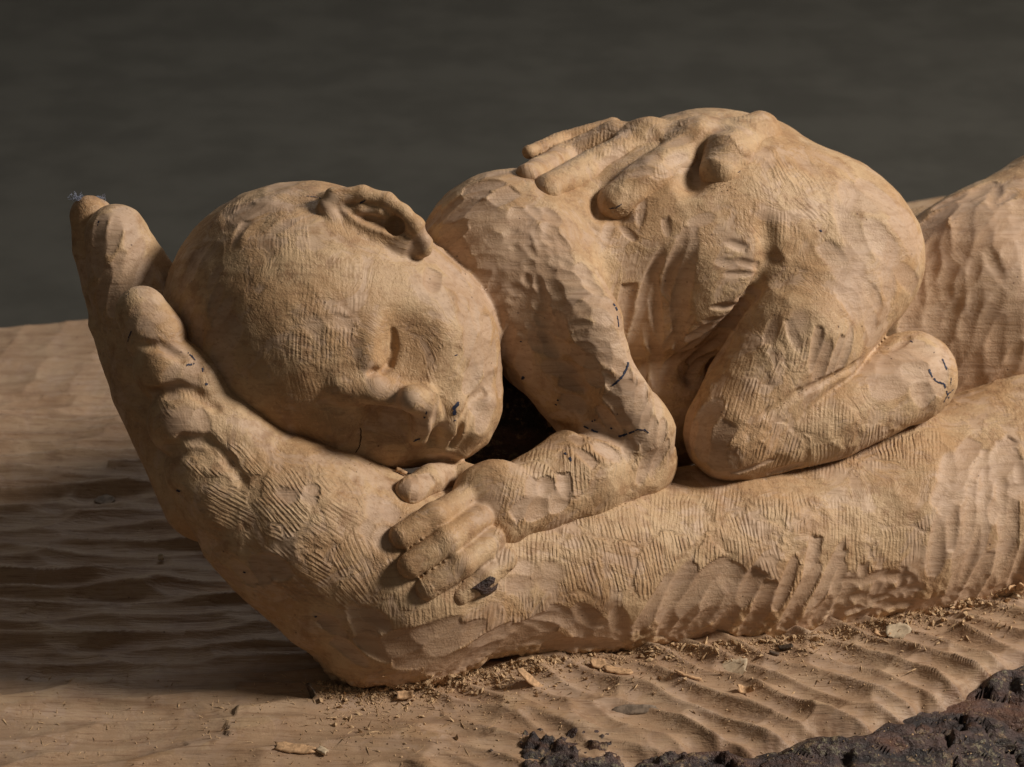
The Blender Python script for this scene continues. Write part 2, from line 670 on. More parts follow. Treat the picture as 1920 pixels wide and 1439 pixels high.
baby.ell((1222, 615, 175), (56, 110, 60), rotz(-16), mode='s', k=70)    # hollow under the arm
# head
head = Sculpt()
head.ell((572, 603, 0), (270, 262, 265), k=20)
head.sph((772, 648, 85, 169), k=90)
head.sph((720, 745, 95, 132), k=70)
head.sph((848, 775, 108, 84), k=80)
head.ops_base = list(head.ops)
hd = head.hit
on = head.on


def dent(x, y, li, rad, rot, mode, k):
    head.ell((on(x, y, li, 1)[0],), rad, rotz(rot), mode, k)


def path(pts, mode, k, kin=None):
    pr = [on(*p) for p in pts]
    for n in range(len(pr) - 1):
        head.cone(pr[n], pr[n + 1], mode, k if n == 0 else (kin or k))


def unit(a):
    return a / (np.linalg.norm(a) + 1e-9)


def roty(deg):
    c, s_ = math.cos(math.radians(deg)), math.sin(math.radians(deg))
    return np.array([[c, 0, s_], [0, 1, 0], [-s_, 0, c]])


dent(704, 648, -24, (32, 58, 32), 4, 'u', 26)                    # the closed lid


def notch(p0, p1, rx, ry, rz_, li, k):
    """hollow that starts sharply along the line p0-p1 and rises slowly to the right of it"""
    (xa, ya), (xb, yb) = p0, p1
    c = on((xa + xb) / 2, (ya + yb) / 2, li, 1)[0]
    A, B = on(xa, ya, 0, 1)[0], on(xb, yb, 0, 1)[0]
    u_ = unit(B - A)
    vd = unit(np.array([0, 0, D]) - c)
    nn = unit(np.cross(u_, vd))
    if nn[0] < 0:
        nn = -nn
    along_ = unit(u_)
    dep = unit(np.cross(nn, along_))
    Rm = np.stack([nn, along_, dep])
    rad = np.array([rx, ry, rz_], float)

    def fn(p):
        q = (p - c) @ Rm.T
        k0 = np.sqrt(((q / rad) ** 2).sum(1))
        k1 = np.sqrt(((q / rad ** 2) ** 2).sum(1)) + 1e-9
        e = k0 * (k0 - 1.0) / k1
        bow = q[:, 0] + 10 * (q[:, 1] / ry) ** 2 - 4
        return np.maximum(e, -bow)
    r = rad.max()
    head._add(fn, c - r, c + r, 's', k)


dent(776, 656, 20, (60, 76, 40), -12, 's', 36)
notch((738, 612), (710, 714), 58, 56, 44, 27, 4)
path([(737, 622, 3, 6), (738, 652, 2, 6), (730, 682, 1, 7), (710, 706, 0, 8), (695, 706, 2, 7)], 's', 6)
dent(700, 700, 6, (16, 9, 14), 30, 's', 8)
# nose: a crisp bridge, the ball of the tip, flat shaded side below
dent(712, 815, 16, (92, 58, 40), -10, 's', 60)
path([(655, 745, -12, 22), (628, 792, -14, 24), (636, 850, -18, 24)], 'u', 44)
path([(640, 722, -18, 28), (700, 732, 5, 22), (772, 748, 17, 24)], 'u', 22, 14)
path([(772, 748, 6, 26), (796, 752, 15, 26), (799, 784, 10, 26), (788, 814, 1, 20)], 'u', 12)
path([(824, 752, 3, 10), (824, 790, 4, 12), (814, 828, 4, 10)], 's', 12)
# mouth and chin
path([(853, 764, -14, 26), (850, 798, -10, 26), (838, 830, -14, 20)], 'u', 14)
path([(904, 756, -18, 28), (886, 800, -12, 28), (864, 838, -16, 22)], 'u', 14)
path([(908, 734, 2, 7), (882, 750, 1, 8), (868, 790, 1, 8), (846, 840, 1, 7)], 's', 4)
# ear: raised plate, bowl, rolled rim, inner ridge, hollow, lobe
e0 = Sculpt()
e0.ops = head.ops_base
e0 = e0.hit(705, 432)


def EP(x, y, dz):
    z = e0[2] + dz
    return np.array([(x - 960) * (D - z) / D, (719.5 - y) * (D - z) / D, z])


def epath(pts, mode, k):
    for n in range(len(pts) - 1):
        (x, y, l, r), (x1, y1, l1, r1) = pts[n], pts[n + 1]
        head.cone((EP(x, y, l), r), (EP(x1, y1, l1), r1), mode, k)


head.ell((EP(700, 411, -24),), (102, 44, 60), rotz(-22), 'u', 16)
head.ell((EP(702, 401, 42),), (78, 26, 36), rotz(-24), 's', 6)
epath([(648, 440, 8, 13), (624, 414, 16, 14), (613, 388, 17, 14), (627, 369, 17, 15), (680, 364, 17, 15), (726, 376, 17, 14),
       (756, 398, 17, 13), (778, 424, 14, 17), (792, 446, 8, 16)], 'u', 9)
epath([(642, 400, 10, 8), (676, 392, 15, 9), (712, 396, 15, 9), (734, 408, 8, 8)], 'u', 8)
epath([(660, 434, 2, 12), (700, 444, 0, 14), (750, 456, -4, 18), (792, 462, -6, 20)], 'u', 16)
head.sph((EP(742, 424, 14), 18), 's', 6)

def eval_ops(p, ops, margin=60.0):
    s = Sculpt()
    s.ops = list(ops)
    return s(p, margin)


lo = np.min([o[1] for o in head.ops_base], 0)
hi = np.max([o[2] for o in head.ops], 0)
body = Sculpt()
body.ops = list(baby.ops)
body._add(lambda p: eval_ops(p, head.ops), lo, hi, 'u', 6.0)

crease(body, [(1700, 632), (1600, 690), (1500, 738), (1440, 775), (1405, 812)], 7, 2, 10)
crease(body, [(1440, 425), (1443, 490)], 16, 8, 24)
crease(body, [(1300, 335), (1318, 300)], 30, 8, 24)
crease(body, [(1160, 405), (1125, 395), (1118, 370)], 12, 3, 20)
crease(body, [(1443, 495), (1345, 640), (1295, 705)], 12, 6, 24)
crease(body, [(1040, 800), (1100, 812), (1170, 812)], 7, 3, 16)

# baby's hand on the big wrist
ah = arm.on
hand = []
hand.append(('ell', (ah(928, 946, 25, 1)[0],), (82, 84, 46), rotz(-30), 'u', 14))
hand.append(('cone', ah(1010, 936, 14, 60), ah(945, 938, 10, 54), 'u', 24))


def finger(pts, k):
    pr = [ah(x, y, l, r) for x, y, l, r in pts]
    for n in range(len(pr) - 1):
        hand.append(('cone', pr[n], pr[n + 1], 'u', k if n == 0 else 8))


finger([(768, 922, 8, 28), (806, 902, 22, 29), (850, 888, 30, 28), (905, 918, 34, 40)], 6)
finger([(754, 1006, 4, 26), (815, 970, 25, 27), (880, 932, 24, 26)], 5)
finger([(770, 1060, 6, 26), (837, 1015, 25, 27), (898, 973, 22, 26)], 5)
finger([(802, 1102, -4, 25), (865, 1058, 18, 26), (924, 1014, 17, 25)], 5)
finger([(862, 1114, -14, 22), (908, 1082, 2, 25), (946, 1048, 10, 25)], 5)
for f_ in hand:
    if f_[0] == 'ell':
        body.ell(f_[1], f_[2], f_[3], f_[4], f_[5])
    else:
        body.cone(f_[1], f_[2], f_[3], f_[4])

# ------------------------------------------------------------------ the hand laid on the baby's back, and its arm behind
bo = baby.on
laid = Sculpt()
laid.chain([bo(992, 285, -5, 13), bo(1060, 262, -8, 17), bo(1150, 242, -26, 20)], k=4)
laid.chain([bo(990, 331, -12, 25), bo(1062, 297, -16, 30), bo(1150, 260, -36, 30)], k=4)
laid.chain([bo(1028, 354, -14, 28), bo(1112, 314, -18, 34), bo(1216, 264, -44, 34)], k=4)
laid.chain([bo(1157, 382, -16, 37), bo(1222, 332, -20, 41), bo(1312, 268, -50, 38)], k=4)
laid.chain([bo(1350, 322, -18, 37), bo(1366, 292, -24, 47), bo(1424, 246, -52, 38)], k=6)
laid.chain([bo(1150, 262, -44, 26), bo(1216, 264, -48, 36), bo(1312, 268, -52, 42), bo(1424, 262, -60, 40)], k=26, kin=26)

rear = Sculpt()
rear.chain([(1560, 640, -330, 130), (1700, 600, -190, 150), (1850, 560, -150, 196), (2120, 420, -190, 208)], k=40)
rear.cone((1690, 690, -150, 120), (1950, 640, -120, 150), k=60)
rear.cone((1690, 470, -330, 70), (1830, 430, -330, 62), k=40)

# ------------------------------------------------------------------ meshing and chisel work
ROOT = bpy.data.objects.new('wood_carving', None)
scene.collection.objects.link(ROOT)
ROOT['label'] = 'unfinished pale wood carving of a sleeping baby curled in a large hand'
ROOT['category'] = 'sculpture'


def stroke_cut(x, y, a, b, depth, skew, steep=2):
    """depth of one gouge cut at local coordinates: a hollow that enters softly at one end and stops sharply at the other"""
    xs = x / a
    k = abs(skew)
    xd = xs if skew > 0 else -xs
    f = (1 - k) * (1 - xs * xs) + k * (0.55 * (1 + xd))
    wb = b * (1 - 0.22 * k * (1 - xd) * 0.5)
    t = y / wb
    return depth * (f - np.where(t > 0, np.clip(np.abs(t), 0, 3) ** steep, t ** 2) * 0.9)


def carve(sc, h, lo, hi, strokes, rasp_list, angle_list, noise_amp=2.5, seed=1, facet=4.5):
    v, q = sc.mesh(h, lo, hi)
    v = sc.project(v, 1, h)
    v, q = subdivide(v, q)
    v = sc.project(v, 1, h)
    n = vnormals(v, q)
    px, py = pix(v)
    dsp = noise_amp * fbm(v, 110, seed, 3) + 0.9 * fbm(v, 26, seed + 5, 2)
    wf = np.stack([fbm(v, 50, seed + 41 + i, 2) for i in range(3)], 1) * 14
    fg, fr, fg2 = gouges(v + wf, (46, 36, 46), rotz(-35), seed + 44, 0.5)
    dsp = dsp + facet * (np.minimum(fg, 0.9) - 0.45) * (0.35 + 0.65 * sstep(-0.25, 0.2, fbm(v, 140, seed + 47, 2)))
    low = sstep(80, 5, (v - P0) @ UP)                 # rough, half-cleared wood along the foot of the carving
    dsp = dsp + low * (7 * fbm(v, 34, seed + 151, 3) + 4 * fbm(v, 9, seed + 152, 1))
    gm = np.zeros(len(v))
    cell = np.zeros(len(v))
    cutd = np.zeros(len(v))
    g_ = np.random.default_rng(seed + 500)
    front = np.nonzero(n[:, 2] > -0.5)[0]
    vf = v[front]
    for (cx, cy, rx, ry, cnt, ln, wd, depth, ang, aj) in strokes:
        k = 0
        pts = []
        while len(pts) < cnt and k < cnt * 30:
            k += 1
            p = g_.uniform(-1, 1, 2)
            if (p ** 2).sum() > 1:
                continue
            p = np.array([cx + p[0] * rx, cy + p[1] * ry])
            if all(((p - o) ** 2).sum() > (0.55 * wd) ** 2 for o in pts) or k > cnt * 15:
                pts.append(p)
        for p in pts:
            c = sc.hit(p[0], p[1])
            nn = sc.grad(c[None], 6.0)[0]
            t = math.radians(ang + g_.normal() * aj)
            d1 = np.array([math.cos(t), math.sin(t), 0.0])
            d1 = d1 - nn * (d1 @ nn)
            d1 /= np.linalg.norm(d1) + 1e-9
            d2 = np.cross(nn, d1)
            a_ = ln * 0.5 * g_.uniform(0.7, 1.25)
            b_ = wd * 0.5 * g_.uniform(0.75, 1.2)
            dp = depth * g_.uniform(0.65, 1.2)
            sk = g_.choice([-1, 1]) * g_.uniform(0.1, 0.55)
            rid = g_.random()
            rr = max(a_, b_) * 1.15
            idx = np.nonzero((np.abs(vf - c) < rr).all(1))[0]
            if len(idx) == 0:
                continue
            w_ = vf[idx] - c
            x, y, z = w_ @ d1, w_ @ d2, w_ @ nn
            bend = 0.12 * (x / a_) ** 2 * b_
            cut = stroke_cut(x, y + bend, a_, b_, dp, sk, 3)
            cut = cut * sstep(44, 22, np.abs(z))
            cut[np.abs(x) > a_] = 0
            ii = front[idx]
            m = cut > cutd[ii]
            cutd[ii[m]] = cut[m]
            cell[ii[m]] = rid
            gm[ii] = np.maximum(gm[ii], sstep(0.0, 1.5, cut))
    calm = blobs(px, py, [(730, 660, 110, 110, 0.9), (320, 740, 120, 190, 0.6), (220, 480, 90, 120, 0.5), (820, 1000, 130, 120, 0.6), (810, 780, 95, 75, 0.7), (705, 405, 125, 75, 0.85)])
    dsp = dsp * (1 - 0.6 * gm) * (1 - calm) - cutd
    v = v + n * dsp[:, None]
    # toothed-chisel lines: strength and running direction by place
    rp = np.clip(blobs(px, py, rasp_list) + 0.5 * fbm(v, 90, seed + 60, 2), 0, 1) * (1 - gm)
    w_ = np.stack([fbm(v, 60, seed + 95 + i, 2) * 26 + fbm(v, 14, seed + 85 + i, 1) * 9 for i in range(3)], 1)
    g1, rid, g2, cen = gouges(v + w_, (110, 95, 110), np.eye(3), seed + 90, 0.35, True)
    cpx, cpy = pix(cen)
    ang = np.zeros(len(v))
    wsum = np.full(len(v), 1e-3)
    for cx, cy, r, a in angle_list:
        wgt = np.exp(-(((cpx - cx) ** 2 + (cpy - cy) ** 2) / r ** 2))
        ang += wgt * a
        wsum += wgt
    rp = rp * sstep(0.02, 0.20, g2 - g1) * (0.5 + 0.5 * sstep(0.15, 0.6, (rid * 7.3) % 1.0))
    # each patch of strokes has one direction
    ang = ang / wsum + (rid - 0.5) * 24
    a = np.radians(ang)
    dv = v - cen
    phase = (dv[:, 0] * np.cos(a) + dv[:, 1] * np.sin(a)) / 7.4 + 0.7 * fbm(v, 60, seed + 71, 2) + rid * 9
    along = (-dv[:, 0] * np.sin(a) + dv[:, 1] * np.cos(a)) / 7.4
    return v, q, dict(gouge=gm, rasp=rp, phase=phase, along=along, cell=np.where(gm > 0.2, cell, fr))


def bounds(sc, pad=12, xmax=None):
    lo = np.min([o[1] for o in sc.ops], 0) - pad
    hi = np.max([o[2] for o in sc.ops], 0) + pad
    if xmax:
        hi[0] = min(hi[0], xmax)
    return lo, hi


HB = 6.4
ANG = [(560, 960, 160, 65), (450, 900, 120, 60), (800, 1150, 150, 10), (1300, 1050, 350, 5), (1700, 1000, 250, 0), (600, 650, 250, 0),
       (800, 560, 120, 40), (760, 700, 80, 80), (1100, 750, 150, -15), (1200, 850, 80, 15), (1450, 700, 150, -40), (1550, 820, 120, -10),
       (1350, 450, 150, 0), (1600, 400, 120, 50), (850, 1020, 90, -60), (320, 750, 80, 60)]
RASP = [(560, 1000, 200, 180, 0.8), (800, 1160, 250, 80, 0.8), (1350, 1030, 450, 110, 1.2), (620, 680, 110, 130, 0.4), (850, 700, 60, 90, 0.45), (725, 660, 75, 85, -0.6), (800, 790, 80, 70, -0.5), (705, 405, 130, 80, -0.7),
        (1170, 810, 90, 110, 0.9), (1430, 740, 150, 160, 0.75), (1560, 820, 190, 80, 1.1), (1480, 380, 110, 90, 0.6), (850, 1020, 110, 90, -0.5), (800, 1160, 120, 40, 0.9),
        (1000, 930, 60, 50, 0.5), (420, 900, 110, 110, 0.8), (1060, 900, 90, 60, 0.8), (500, 420, 90, 60, 0.3), (330, 780, 70, 50, 0.5)]

# (centre x, y, spread x, y, how many, length, width, depth, direction, direction spread)
K_BODY = [
    (880, 450, 100, 110, 35, 76, 42, 5.8, 12, 18), (935, 640, 55, 160, 27, 76, 40, 5.8, 65, 15), (1005, 520, 60, 130, 45, 52, 34, 5.8, -45, 14),
    (1085, 620, 60, 110, 27, 54, 37, 5.0, -30, 20), (1150, 690, 50, 90, 13, 67, 35, 3.6, -60, 15), (1212, 790, 34, 110, 13, 76, 29, 3.6, 80, 10),
    (1120, 800, 70, 60, 10, 59, 37, 3.6, -40, 20),
    (1235, 570, 70, 90, 8, 150, 36, 7, 86, 8), (1310, 650, 70, 40, 9, 110, 24, 7, 52, 8), (1385, 510, 30, 60, 6, 64, 22, 5, -12, 6),
    (1345, 600, 36, 40, 5, 60, 22, 5, -8, 6), (1480, 610, 40, 40, 3, 70, 40, 1.8, 70, 20),
    (1556, 655, 40, 26, 4, 84, 28, 5, 78, 8), (1640, 460, 80, 130, 20, 100, 52, 3.0, -55, 20), (1520, 320, 60, 30, 2, 90, 34, 1.8, -25, 10),
    (1312, 830, 46, 70, 9, 80, 44, 7, 80, 20), (1020, 925, 40, 34, 6, 60, 40, 7, 60, 20), (1715, 690, 60, 60, 10, 84, 60, 6, 30, 50),
    (1440, 890, 70, 14, 4, 90, 20, 5, 6, 6),
    (370, 620, 70, 140, 16, 76, 38, 3.0, 60, 15), (605, 606, 40, 12, 3, 50, 36, 1.6, -10, 20), (880, 570, 34, 36, 5, 50, 30, 2.2, -40, 20),
    (500, 420, 80, 40, 4, 60, 30, 1.5, 60, 20), (780, 900, 26, 24, 4, 46, 30, 4, 50, 20),
    (1250, 430, 120, 40, 7, 60, 26, 3, 70, 30),
]
K_ARM = [
    (1330, 1140, 105, 52, 15, 110, 50, 8.9, 68, 14), (1070, 1180, 110, 34, 14, 84, 40, 6.7, -28, 18), (1530, 1110, 66, 76, 10, 130, 38, 8.1, 74, 7),
    (1660, 1120, 80, 44, 12, 80, 30, 6.7, 4, 8), (1655, 1120, 70, 50, 8, 70, 28, 5.9, 84, 6), (1830, 1020, 95, 100, 18, 160, 42, 8.1, 84, 7),
    (1840, 905, 80, 50, 14, 96, 42, 6.7, 60, 25), (1000, 1080, 56, 26, 5, 62, 44, 1.6, 0, 20), (560, 926, 36, 12, 4, 44, 30, 2, 10, 15),
    (712, 980, 26, 36, 4, 60, 50, 2.5, 60, 20), (225, 500, 50, 110, 12, 76, 40, 4, 70, 20), (480, 1110, 60, 90, 8, 80, 46, 4, -45, 20),
    (860, 1215, 120, 36, 10, 130, 60, 7, 6, 12), (340, 690, 30, 40, 5, 50, 40, 2.0, 30, 25), (360, 800, 30, 24, 4, 60, 40, 2.2, -20, 25), (275, 600, 30, 24, 4, 46, 36, 2.0, 40, 25), (680, 1180, 60, 50, 6, 80, 40, 5, -50, 20),
]
v, q, at = carve(body, HB, *bounds(body), K_BODY, RASP, ANG, seed=3)
BABY = make_obj('baby_figure', v, q, M_WOOD, ROOT, at)

lo, hi = bounds(arm, xmax=1330)
v, q, at = carve(arm, HB, lo, hi, K_ARM, RASP, ANG, seed=13)
q = q[(((v - P0) @ UP) > -45)[q].any(1)]          # what is sunk in the slab is not cut out
ARM = make_obj('cradling_arm', v, q, M_WOOD, ROOT, at)

lo, hi = bounds(laid)
v, q, at = carve(laid, 6.0, lo, hi, [(1200, 300, 200, 60, 10, 70, 36, 1.8, 35, 15)], [(1200, 300, 300, 100, 0.35)], ANG, 1.2, seed=23)
LAID = make_obj('resting_hand', v, q, M_WOOD, ROOT, at)

lo, hi = bounds(rear, xmax=1330)
v, q, at = carve(rear, 9.0, lo, hi, [(1830, 560, 130, 200, 70, 130, 54, 8, 76, 16), (1860, 400, 90, 50, 10, 90, 40, 7, 25, 15)], [(1800, 500, 200, 200, 0.2)], ANG, 6.0, seed=33)
REAR = make_obj('rear_arm', v, q, M_WOOD, ROOT, at)

# ------------------------------------------------------------------ the slab


def on_plane(px, py):
    o = np.array([0, 0, D])
    r = np.array([px - 960, 719.5 - py, -D])
    t = ((P0 - o) @ UP) / (r @ UP)
    p = o + t * r
    return p[0], (p - P0) @ AW


front_px = [(-700, 1740), (0, 1610), (500, 1540), (960, 1468), (1180, 1440), (1300, 1424), (1450, 1402), (1600, 1372), (1720, 1328), (1830, 1288), (1920, 1250), (2400, 1170)]
back_px = [(-500, 660), (0, 612), (90, 604), (180, 596), (500, 560), (1000, 490), (1500, 410), (1680, 384), (1760, 372), (1850, 372), (2300, 330)]
FR = np.array([on_plane(*p) for p in front_px])
BK = np.array([on_plane(*p) for p in back_px])
tf = lambda u: np.interp(u, FR[:, 0], FR[:, 1])
tb = lambda u: np.interp(u, BK[:, 0], BK[:, 1])


SG = np.random.default_rng(99)
SLAB_STROKES = []


def add_slab_strokes(px0, px1, py0, py1, cnt, ln, wd, depth, ang, aj):
    for _ in range(cnt):
        u_, t_0 = on_plane(SG.uniform(px0, px1), SG.uniform(py0, py1))
        SLAB_STROKES.append((u_, t_0, ln * 0.5 * SG.uniform(0.7, 1.3), wd * 0.5 * SG.uniform(0.75, 1.25), depth * SG.uniform(0.6, 1.2),
                             math.radians(ang + SG.normal() * aj), (1 if SG.random() < 0.7 else -1) * SG.uniform(0.05, 0.5), SG.random()))


def plane_pt(u_, t_0):
    return P0 + np.array([u_ - P0[0], 0, 0]) + t_0 * AW


def slab_rows(inside, box, ln, wd, depth, ang, aj, skew, keep=1.0):
    """cuts laid side by side in rows, the way a carver clears a surface"""
    cs = np.array([on_plane(*p) for p in ((box[0], box[2]), (box[1], box[2]), (box[0], box[3]), (box[1], box[3]))])
    c0 = cs.mean(0)
    an = math.radians(ang)
    ex, ey = np.array([math.cos(an), math.sin(an)]), np.array([-math.sin(an), math.cos(an)])
    q = cs - c0
    xr, yr = np.abs(q @ ex).max(), np.abs(q @ ey).max()
    row = 0
    y = -yr
    while y < yr:
        x = -xr + SG.uniform(0, ln)
        while x < xr:
            o = c0 + ex * x + ey * (y + SG.normal() * wd * 0.10)
            p = pix(plane_pt(o[0], o[1])[None])
            if inside(p[0][0], p[1][0]) and SG.random() < keep:
                SLAB_STROKES.append((o[0], o[1], ln * 0.5 * SG.uniform(0.85, 1.35), wd * 0.5 * SG.uniform(1.15, 1.5), depth * SG.uniform(0.75, 1.25),
                                     an + math.radians(SG.normal() * aj), SG.uniform(*skew), SG.random()))
            x += ln * SG.uniform(0.42, 0.75)
        y += wd * SG.uniform(0.8, 1.15)


diag = lambda x, y: y > 1290 - 0.15 * (x - 640) - 60
slab_rows(lambda x, y: 740 < y < 1262 and x < 620, (-150, 620, 740, 1262), 320, 60, 29, 4, 5, (-0.3, 0.7))     # long furrows in the hand's shade
slab_rows(lambda x, y: y < 770 and x < 320, (-150, 320, 610, 770), 170, 120, 8, 82, 8, (-0.3, 0.3))
slab_rows(lambda x, y: x > 1120 and diag(x, y), (1120, 2000, 1060, 1440), 215, 58, 31, -35, 7, (0.0, 0.55))
slab_rows(lambda x, y: 760 < x < 1180 and diag(x, y), (760, 1180, 1200, 1440), 180, 54, 21, -28, 11, (0.0, 0.5), 0.8)
slab_rows(lambda x, y: x < 800 and y > 1255, (-150, 800, 1255, 1439), 380, 74, 19, 12, 6, (-0.2, 0.8), 0.8)
add_slab_strokes(1150, 2000, 1390, 1440, 26, 130, 84, 30, -62, 12)


def slab_height(u, t):
    p = np.stack([u, t, np.zeros_like(u)], 1)
    z = 9 * fbm(p, 420, 71, 2) + 0.8 * fbm(p, 24, 77, 2)
    cd = np.zeros(len(u))
    cr = np.zeros(len(u))
    if len(u) > 50:
        wu = 12 * fbm(p, 130, 81, 2)
        wt = 8 * fbm(p, 100, 82, 2)
    else:
        wu = wt = 0
    for (su, st_, a_, b_, dp, an, sk, rid) in SLAB_STROKES:
        du, dt = u - su, t - st_
        idx = np.nonzero((np.abs(du) < a_ * 1.2) & (np.abs(dt) < a_ * abs(math.sin(an)) + b_ * 1.4))[0]
        if len(idx) == 0:
            continue
        x, y = du[idx], dt[idx]
        if len(u) > 50:
            x, y = x + wu[idx], y + wt[idx]
        xr = x * math.cos(an) + y * math.sin(an)
        yr = -x * math.sin(an) + y * math.cos(an)
        c = stroke_cut(xr, yr + 0.15 * b_ * (xr / a_) ** 2, a_, b_, dp, sk, 2.3)
        c[np.abs(xr) > a_] = 0
        m = c > cd[idx]
        cd[idx[m]] = c[m]
        cr[idx[m]] = rid
    return z - cd + 6, cr, cd


us = np.arange(-1500, 1500, 4.0)
nvv = 520
ss = np.linspace(0, 1, nvv)
ss = ss ** 1.25
U, Sg = np.meshgrid(us, ss, indexing='ij')
tf0 = tf(U)
tb0 = tb(U)
edge_n = fbm(np.stack([us, us * 0, us * 0], 1), 90, 91, 4)[:, None] * 40
T = tf0 + edge_n + (tb0 - tf0 - edge_n) * Sg
u, t_ = U.ravel(), T.ravel()
hz, cellr, gg = slab_height(u, t_)
de = (tb0.ravel() - t_)
hz = hz + 12 * sstep(520, 60, de) * sstep(-200, 200, 900 - 0 * u)      # rim lifts a little, then rolls off
hz = hz - 60 * sstep(50, 0, de) ** 2
dfr = t_ - (tf0 + edge_n).ravel()
hz = hz - 34 * sstep(90, 0, dfr) ** 2
v = P0 + u[:, None] * np.array([1, 0, 0]) - np.array([P0[0], 0, 0]) + t_[:, None] * AW + hz[:, None] * UP
nu = len(us)
ii = np.arange(nu * nvv).reshape(nu, nvv)
q = np.stack([ii[:-1, :-1], ii[1:, :-1], ii[1:, 1:], ii[:-1, 1:]], -1).reshape(-1, 4)
# rear face of the slab: a skirt falling to the floor
SK = 320.0
nb = 8
last = ii[:, -1]
sk_v = []
for n in range(1, nb + 1):
    f = n / nb
    sk_v.append(v[last] - UP * (SK * f) + AW * 60 * math.sin(f * math.pi))
sk = np.concatenate(sk_v)
base = len(v)
rows = [last] + [base + np.arange(nu) + n * nu for n in range(nb)]
sq = np.concatenate([np.stack([rows[n][:-1], rows[n][1:], rows[n + 1][1:], rows[n + 1][:-1]], 1) for n in range(nb)])
v2 = np.concatenate([v, sk])
q2 = np.concatenate([q, sq])
pad = np.zeros(len(sk))
gmask = 0.3 + 0.4 * sstep(0.0, 1.0, gg)
rind = sstep(70, 8, dfr + 26 * fbm(np.stack([u, t_, u * 0], 1), 70, 311, 3)) * sstep(-500, -150, u)
at = dict(rind=np.concatenate([rind, pad]), gouge=np.concatenate([np.clip(gmask, 0, 1), pad]), rasp=np.concatenate([0.25 * np.ones(len(v)), pad]),
          phase=np.concatenate([(t_ + u * 0.2) / 9.0, pad]), along=np.concatenate([(u - t_ * 0.2) / 9.0, pad]), cell=np.concatenate([cellr, pad]))
SLAB = make_obj('log_slab', v2, q2, M_SLAB, ROOT, at)

# bark on the near side of the log: falls away from the edge
ub = np.arange(-1650, 1560, 6.0)
nb2 = 90
sb = np.linspace(0, 1, nb2)
UB, SB = np.meshgrid(ub, sb, indexing='ij')
en = np.interp(ub, us, edge_n[:, 0])[:, None]
bu = UB.ravel()
ang = SB * 1.25
Rr = 430.0
out = 34 - np.sin(ang) * Rr * 1.0
dn = -30 - (1 - np.cos(ang)) * Rr * 1.0
tt = (tf(UB) + en + out).ravel()
hh = dn.ravel() + 0
pp = np.stack([bu, tt, hh], 1)
wv = np.stack([fbm(pp, 70, 101, 2) * 30, fbm(pp, 70, 102, 2) * 30, fbm(pp, 70, 103, 2) * 20], 1)
gb, rb, gb2 = gouges(pp + wv, (190, 62, 62), rotz(6), 105, 0.3)
pf = pp * np.array([0.3, 1.0, 1.0])
rel = 15 * sstep(0.0, 0.12, gb2 - gb) + 26 * (rb - 0.5) + 26 * fbm(pf, 46, 107, 4) + 13 * np.abs(fbm(pf, 18, 109, 2)) + 3 * fbm(pf, 6, 113, 2)
rel *= np.clip(SB.ravel() * 14, 0.0, 1)
nrm = np.stack([np.zeros_like(bu), -np.sin(ang).ravel(), np.cos(ang).ravel()], 1)
vb = P0 - np.array([P0[0], 0, 0]) + bu[:, None] * np.array([1, 0, 0]) + (tt + nrm[:, 1] * rel)[:, None] * AW + (hh + nrm[:, 2] * rel)[:, None] * UP
ib = np.arange(len(ub) * nb2).reshape(len(ub), nb2)
qb = np.stack([ib[:-1, :-1], ib[:-1, 1:], ib[1:, 1:], ib[1:, :-1]], -1).reshape(-1, 4)
BARK = make_obj('bark', vb, qb, M_BARK, SLAB)


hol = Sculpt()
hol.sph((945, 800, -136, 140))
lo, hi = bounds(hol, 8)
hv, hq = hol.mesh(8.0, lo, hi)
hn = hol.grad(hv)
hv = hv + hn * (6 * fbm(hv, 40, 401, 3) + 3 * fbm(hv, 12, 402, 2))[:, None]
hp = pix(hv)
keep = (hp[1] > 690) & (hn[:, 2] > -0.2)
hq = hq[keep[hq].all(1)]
make_obj('bark_remnant', hv, hq, M_BARK, BABY)  # leftover bark in the gap; its dark colour also deepens the shade there


def slab_point(px, py, lift=0.0):
    u_, t0 = on_plane(px, py)
    for _ in range(3):
        z, _, _ = slab_height(np.array([u_]), np.array([t0]))
        # move along the view ray to the relief's height
        o = np.array([0, 0, D])
        r = np.array([px - 960, 719.5 - py, -D])
        tt_ = ((P0 + UP * z[0] - o) @ UP) / (r @ UP)
        p = o + tt_ * r
        u_, t0 = p[0], (p - P0) @ AW
    return P0 - np.array([P0[0], 0, 0]) + np.array([u_, 0, 0]) + t0 * AW + (z[0] + lift) * UP


# ------------------------------------------------------------------ floor and backdrop
def sheet(name, pts, mat):
    v = np.array(pts)
    o = make_obj(name, v, np.array([[0, 1, 2, 3]]), mat, None, None, False, loc=v[0])
    o['kind'] = 'structure'
    return o


fl = P0 - UP * 330
X1 = np.array([1, 0, 0])
sheet('floor', [fl - X1 * 16000 - AW * 9000, fl + X1 * 16000 - AW * 9000, fl + X1 * 16000 + AW * 6000, fl - X1 * 16000 + AW * 6000], M_FLOOR)
sheet('backdrop', [fl - X1 * 16000 + AW * 5900 - UP * 50, fl + X1 * 16000 + AW * 5900 - UP * 50, fl + X1 * 16000 + AW * 5900 + UP * 9000, fl - X1 * 16000 + AW * 5900 + UP * 9000], M_WALL)

# ------------------------------------------------------------------ marks, chips, dust: laid on the finished surfaces
bpy.context.view_layer.update()
DG = bpy.context.evaluated_depsgraph_get()
CAMW = Vector(world(np.array([0, 0, D])))
IWM = np.linalg.inv(WM)


def unworld(p):
    return (np.asarray(p) + W0) @ IWM.T


